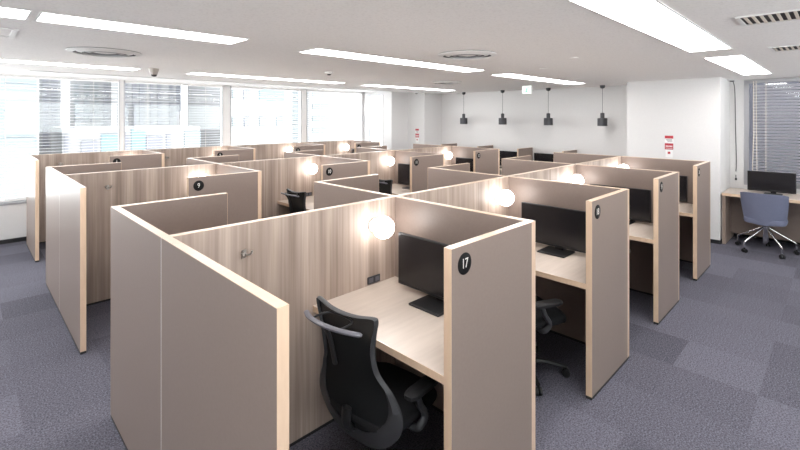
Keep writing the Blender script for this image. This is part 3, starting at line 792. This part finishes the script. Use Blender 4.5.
# ------------------------------------------------------------------ buildings outside
OM = dict(
    cream=simple('facade_cream', (0.185, 0.185, 0.190), 0.9), white=simple('facade_white', (0.19, 0.19, 0.195), 0.9),
    grey=simple('facade_grey', (0.2, 0.2, 0.21), 0.9), win=simple('facade_glass', (0.108, 0.111, 0.130), 0.4),
    blue=simple('facade_blue', (0.088, 0.132, 0.152), 0.5), pale=simple('facade_pale_blue', (0.118, 0.136, 0.146), 0.6),
    dull=simple('dull_wall', (0.05, 0.05, 0.065), 0.9))
def building(x0, x1, y, top, depth, wall, label, openings):
    """a block whose street face stands at distance y; openings: (x0, x1, z0, z1, material) windows"""
    t = thing('building', ((x0+x1)/2, y, -14), label, 'building')
    MB().box(x0, x1, y, y+depth, -14, top).build('facade', wall, t)
    for (xa, xb, za, zb, m) in openings:
        MB().box(xa, xb, y-0.06, y-0.001, za, zb).build('window', OM[m], t)
    return t
building(-0.09, 1.02, 16.0, 3.94, 6, OM['pale'], 'pale blank building filling the leftmost window', [
    (0.18, 0.94, 2.76, 2.88, 'pale'), (0.18, 0.94, 1.88, 2.01, 'pale'), (0.18, 0.94, 1.06, 1.19, 'pale'),])
building(1.63, 2.38, 22.0, 5.19, 6, OM['white'], 'narrow tower with two columns of dark louvred windows', [
    (1.73, 1.95, 3.36, 3.53, 'win'), (1.73, 1.95, 3.15, 3.31, 'win'), (1.73, 1.95, 2.93, 3.10, 'win'), (1.73, 1.95, 2.71, 2.88, 'win'), (1.73, 1.95, 2.50, 2.67, 'win'),
    (1.73, 1.95, 2.28, 2.45, 'win'), (1.73, 1.95, 2.07, 2.24, 'win'), (1.73, 1.95, 1.85, 2.02, 'win'), (1.73, 1.95, 1.64, 1.80, 'win'), (1.73, 1.95, 1.42, 1.59, 'win'),
    (1.73, 1.95, 1.21, 1.37, 'win'), (1.73, 1.95, 0.99, 1.16, 'win'), (1.73, 1.95, 0.77, 0.94, 'win'), (1.73, 1.95, 0.56, 0.73, 'win'), (2.03, 2.26, 3.38, 3.55, 'win'),
    (2.03, 2.26, 3.16, 3.33, 'win'), (2.03, 2.26, 2.94, 3.11, 'win'), (2.03, 2.26, 2.72, 2.89, 'win'), (2.03, 2.26, 2.51, 2.68, 'win'), (2.03, 2.26, 2.29, 2.46, 'win'),
    (2.03, 2.26, 2.07, 2.24, 'win'), (2.03, 2.26, 1.85, 2.02, 'win'), (2.03, 2.26, 1.63, 1.80, 'win'), (2.03, 2.26, 1.42, 1.59, 'win'), (2.03, 2.26, 1.20, 1.37, 'win'),
    (2.03, 2.26, 0.98, 1.15, 'win'), (2.03, 2.26, 0.76, 0.93, 'win'), (2.03, 2.26, 0.54, 0.71, 'win'),])
building(3.80, 6.25, 30.0, 5.94, 6, OM['cream'], 'pale office block seen left of the slim window post', [
    (3.99, 4.24, 3.52, 3.82, 'pale'), (3.99, 4.24, 3.04, 3.34, 'pale'), (3.99, 4.24, 2.56, 2.86, 'pale'), (3.99, 4.24, 2.08, 2.38, 'pale'), (3.99, 4.24, 1.61, 1.91, 'pale'),
    (4.48, 4.73, 3.54, 3.84, 'pale'), (4.48, 4.73, 3.06, 3.36, 'pale'), (4.48, 4.73, 2.57, 2.87, 'pale'), (4.48, 4.73, 2.09, 2.39, 'pale'), (4.48, 4.73, 1.60, 1.91, 'pale'),
    (4.93, 5.19, 3.56, 3.87, 'pale'), (4.93, 5.19, 3.07, 3.38, 'pale'), (4.93, 5.19, 2.58, 2.89, 'pale'), (4.93, 5.19, 2.09, 2.40, 'pale'), (4.93, 5.19, 1.60, 1.91, 'pale'),
    (5.45, 5.76, 3.59, 3.90, 'win'), (5.45, 5.76, 3.21, 3.52, 'win'), (5.45, 5.76, 2.84, 3.15, 'win'), (5.45, 5.76, 2.47, 2.78, 'win'), (5.45, 5.76, 2.09, 2.40, 'win'),
    (5.45, 5.76, 1.72, 2.03, 'win'), (5.45, 5.76, 1.35, 1.66, 'win'), (5.92, 6.19, 3.61, 3.92, 'win'), (5.92, 6.19, 3.23, 3.54, 'win'), (5.92, 6.19, 2.85, 3.17, 'win'),
    (5.92, 6.19, 2.47, 2.79, 'win'), (5.92, 6.19, 2.10, 2.41, 'win'), (5.92, 6.19, 1.72, 2.03, 'win'), (5.92, 6.19, 1.34, 1.66, 'win'), (3.99, 5.14, 1.91, 2.09, 'win'),
    (3.99, 5.14, 1.54, 1.73, 'win'),])
building(5.68, 8.67, 26.0, 5.16, 3, OM['cream'], 'apartment block with stacked balconies behind the window', [
    (5.73, 5.87, 3.36, 3.69, 'win'), (5.73, 5.87, 2.85, 3.19, 'win'), (5.73, 5.87, 2.35, 2.69, 'win'), (5.73, 5.87, 1.85, 2.18, 'win'), (5.73, 5.87, 1.34, 1.68, 'win'),
    (6.07, 6.32, 3.37, 3.71, 'win'), (6.07, 6.32, 2.87, 3.20, 'win'), (6.07, 6.32, 2.36, 2.70, 'win'), (6.07, 6.32, 1.85, 2.19, 'win'), (6.07, 6.32, 1.34, 1.68, 'win'),
    (6.42, 6.67, 3.56, 3.85, 'win'), (6.42, 6.67, 3.22, 3.50, 'win'), (6.42, 6.67, 2.88, 3.16, 'win'), (6.42, 6.67, 2.53, 2.82, 'win'), (6.42, 6.67, 2.19, 2.48, 'win'),
    (6.42, 6.67, 1.85, 2.13, 'win'), (6.42, 6.67, 1.50, 1.79, 'win'), (6.42, 6.67, 1.16, 1.45, 'win'), (6.98, 7.14, 3.41, 3.76, 'win'), (6.98, 7.14, 2.89, 3.24, 'win'),
    (6.98, 7.14, 2.37, 2.72, 'win'), (6.98, 7.14, 1.85, 2.19, 'win'), (6.98, 7.14, 1.32, 1.67, 'win'), (7.35, 7.57, 3.43, 3.78, 'win'), (7.35, 7.57, 2.90, 3.25, 'win'),
    (7.35, 7.57, 2.37, 2.73, 'win'), (7.35, 7.57, 1.85, 2.20, 'win'), (7.35, 7.57, 1.32, 1.67, 'win'), (8.00, 8.22, 3.46, 3.82, 'win'), (8.00, 8.22, 2.92, 3.28, 'win'),
    (8.00, 8.22, 2.38, 2.74, 'win'), (8.00, 8.22, 1.85, 2.20, 'win'), (8.00, 8.22, 1.31, 1.67, 'win'), (8.39, 8.67, 3.62, 3.96, 'win'), (8.39, 8.67, 3.26, 3.60, 'win'),
    (8.39, 8.67, 2.90, 3.23, 'win'), (8.39, 8.67, 2.53, 2.87, 'win'), (8.39, 8.67, 2.17, 2.51, 'win'),])
building(1.91, 6.83, 18.0, 1.44, 3, OM['white'], 'low white building with blue screens below the tower blocks', [
    (1.97, 2.09, 0.55, 1.18, 'win'), (2.48, 2.98, 0.51, 0.93, 'win'), (3.11, 3.68, 0.48, 1.18, 'blue'), (3.89, 4.03, 0.45, 1.13, 'win'), (4.13, 4.64, 0.42, 1.36, 'blue'),
    (4.67, 5.28, 0.39, 1.06, 'win'), (5.43, 5.63, 0.44, 1.12, 'win'), (6.16, 6.83, 0.39, 1.23, 'pale'),])
building(9.02, 12.69, 20.0, 5.48, 6, OM['white'], 'white block with a band of blue glass, middle window', [
    (9.18, 9.39, 2.83, 3.25, 'pale'), (9.77, 10.27, 2.75, 3.28, 'win'), (10.67, 12.18, 2.73, 3.34, 'blue'), (9.18, 9.39, 1.38, 1.85, 'pale'), (9.82, 10.16, 1.32, 1.85, 'win'),
    (10.67, 11.08, 1.36, 1.85, 'pale'), (11.68, 12.18, 1.34, 1.85, 'pale'),])
building(13.38, 14.37, 21.5, 5.36, 4, OM['cream'], 'slim pale blue block at right of the middle window', [
    (13.52, 14.30, 3.91, 4.13, 'pale'), (13.52, 14.30, 3.63, 3.85, 'pale'), (13.52, 14.30, 3.35, 3.57, 'pale'), (13.52, 14.30, 3.07, 3.30, 'pale'), (13.52, 14.30, 2.80, 3.02, 'pale'),
    (13.52, 14.30, 2.52, 2.74, 'pale'), (13.52, 14.30, 2.24, 2.46, 'pale'), (13.52, 14.30, 1.96, 2.19, 'pale'), (13.52, 14.30, 1.69, 1.91, 'pale'), (13.52, 14.30, 1.41, 1.63, 'pale'),
    (13.52, 14.30, 1.13, 1.35, 'pale'), (13.52, 14.30, 0.85, 1.07, 'pale'), (13.52, 14.30, 0.57, 0.80, 'pale'), (13.52, 14.30, 0.30, 0.52, 'pale'), (13.52, 14.30, 0.02, 0.24, 'pale'),
    (13.52, 14.30, -0.26, -0.04, 'pale'),])
building(19.04, 25.77, 28.0, 6.72, 6, OM['white'], 'white hazy building behind the rightmost window', [
    (19.33, 21.10, 3.49, 3.90, 'pale'), (19.33, 21.10, 2.50, 2.91, 'pale'), (19.33, 21.10, 1.51, 1.93, 'pale'), (19.33, 21.10, 0.53, 0.94, 'pale'), (19.33, 21.10, -0.46, -0.05, 'pale'),])
t = thing('building', (10.6, -2.4, -14), 'dim neighbouring wall close behind the grey blind', 'building')
MB().box(9.6, 12, -9, 3.2, -14, 9).build('facade', OM['dull'], t)

# ------------------------------------------------------------------ light
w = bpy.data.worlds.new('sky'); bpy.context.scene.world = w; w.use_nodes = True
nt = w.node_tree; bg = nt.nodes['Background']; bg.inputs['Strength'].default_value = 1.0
# hazy bright sky above, extra fill light added below the horizon to lift the ceiling
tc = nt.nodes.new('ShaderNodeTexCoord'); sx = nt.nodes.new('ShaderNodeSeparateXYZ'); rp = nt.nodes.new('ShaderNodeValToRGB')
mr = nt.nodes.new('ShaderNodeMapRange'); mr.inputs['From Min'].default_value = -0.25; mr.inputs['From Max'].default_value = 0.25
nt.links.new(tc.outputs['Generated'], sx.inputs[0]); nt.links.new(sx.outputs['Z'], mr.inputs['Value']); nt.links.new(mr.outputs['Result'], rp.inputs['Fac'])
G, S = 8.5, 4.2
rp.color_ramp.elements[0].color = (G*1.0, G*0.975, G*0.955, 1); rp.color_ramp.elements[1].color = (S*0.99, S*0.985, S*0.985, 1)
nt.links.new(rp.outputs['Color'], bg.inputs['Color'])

# ------------------------------------------------------------------ camera
cam = bpy.data.cameras.new('camera'); co = bpy.data.objects.new('camera', cam); COL.objects.link(co)
cam.sensor_width = 36; cam.sensor_fit = 'HORIZONTAL'; cam.lens = 438.45/800*36; cam.shift_y = -(225-116.93)/800; cam.clip_start = 0.05
co.location = (-0.64, -2.1968, 1.8524); co.rotation_euler = (PI/2, 0, 0.7885-PI/2)
sc = bpy.context.scene; sc.camera = co
sc.view_settings.view_transform = 'Standard'; sc.view_settings.look = 'None'; sc.view_settings.exposure = 0.52; sc.view_settings.gamma = 1.0
sc.view_settings.use_curve_mapping = False
sc.cycles.use_denoising = True
sc.cycles.max_bounces = 8; sc.cycles.diffuse_bounces = 5; sc.cycles.transparent_max_bounces = 16
sc.cycles.caustics_reflective = False; sc.cycles.caustics_refractive = False
sc.cycles.sample_clamp_indirect = 4.0
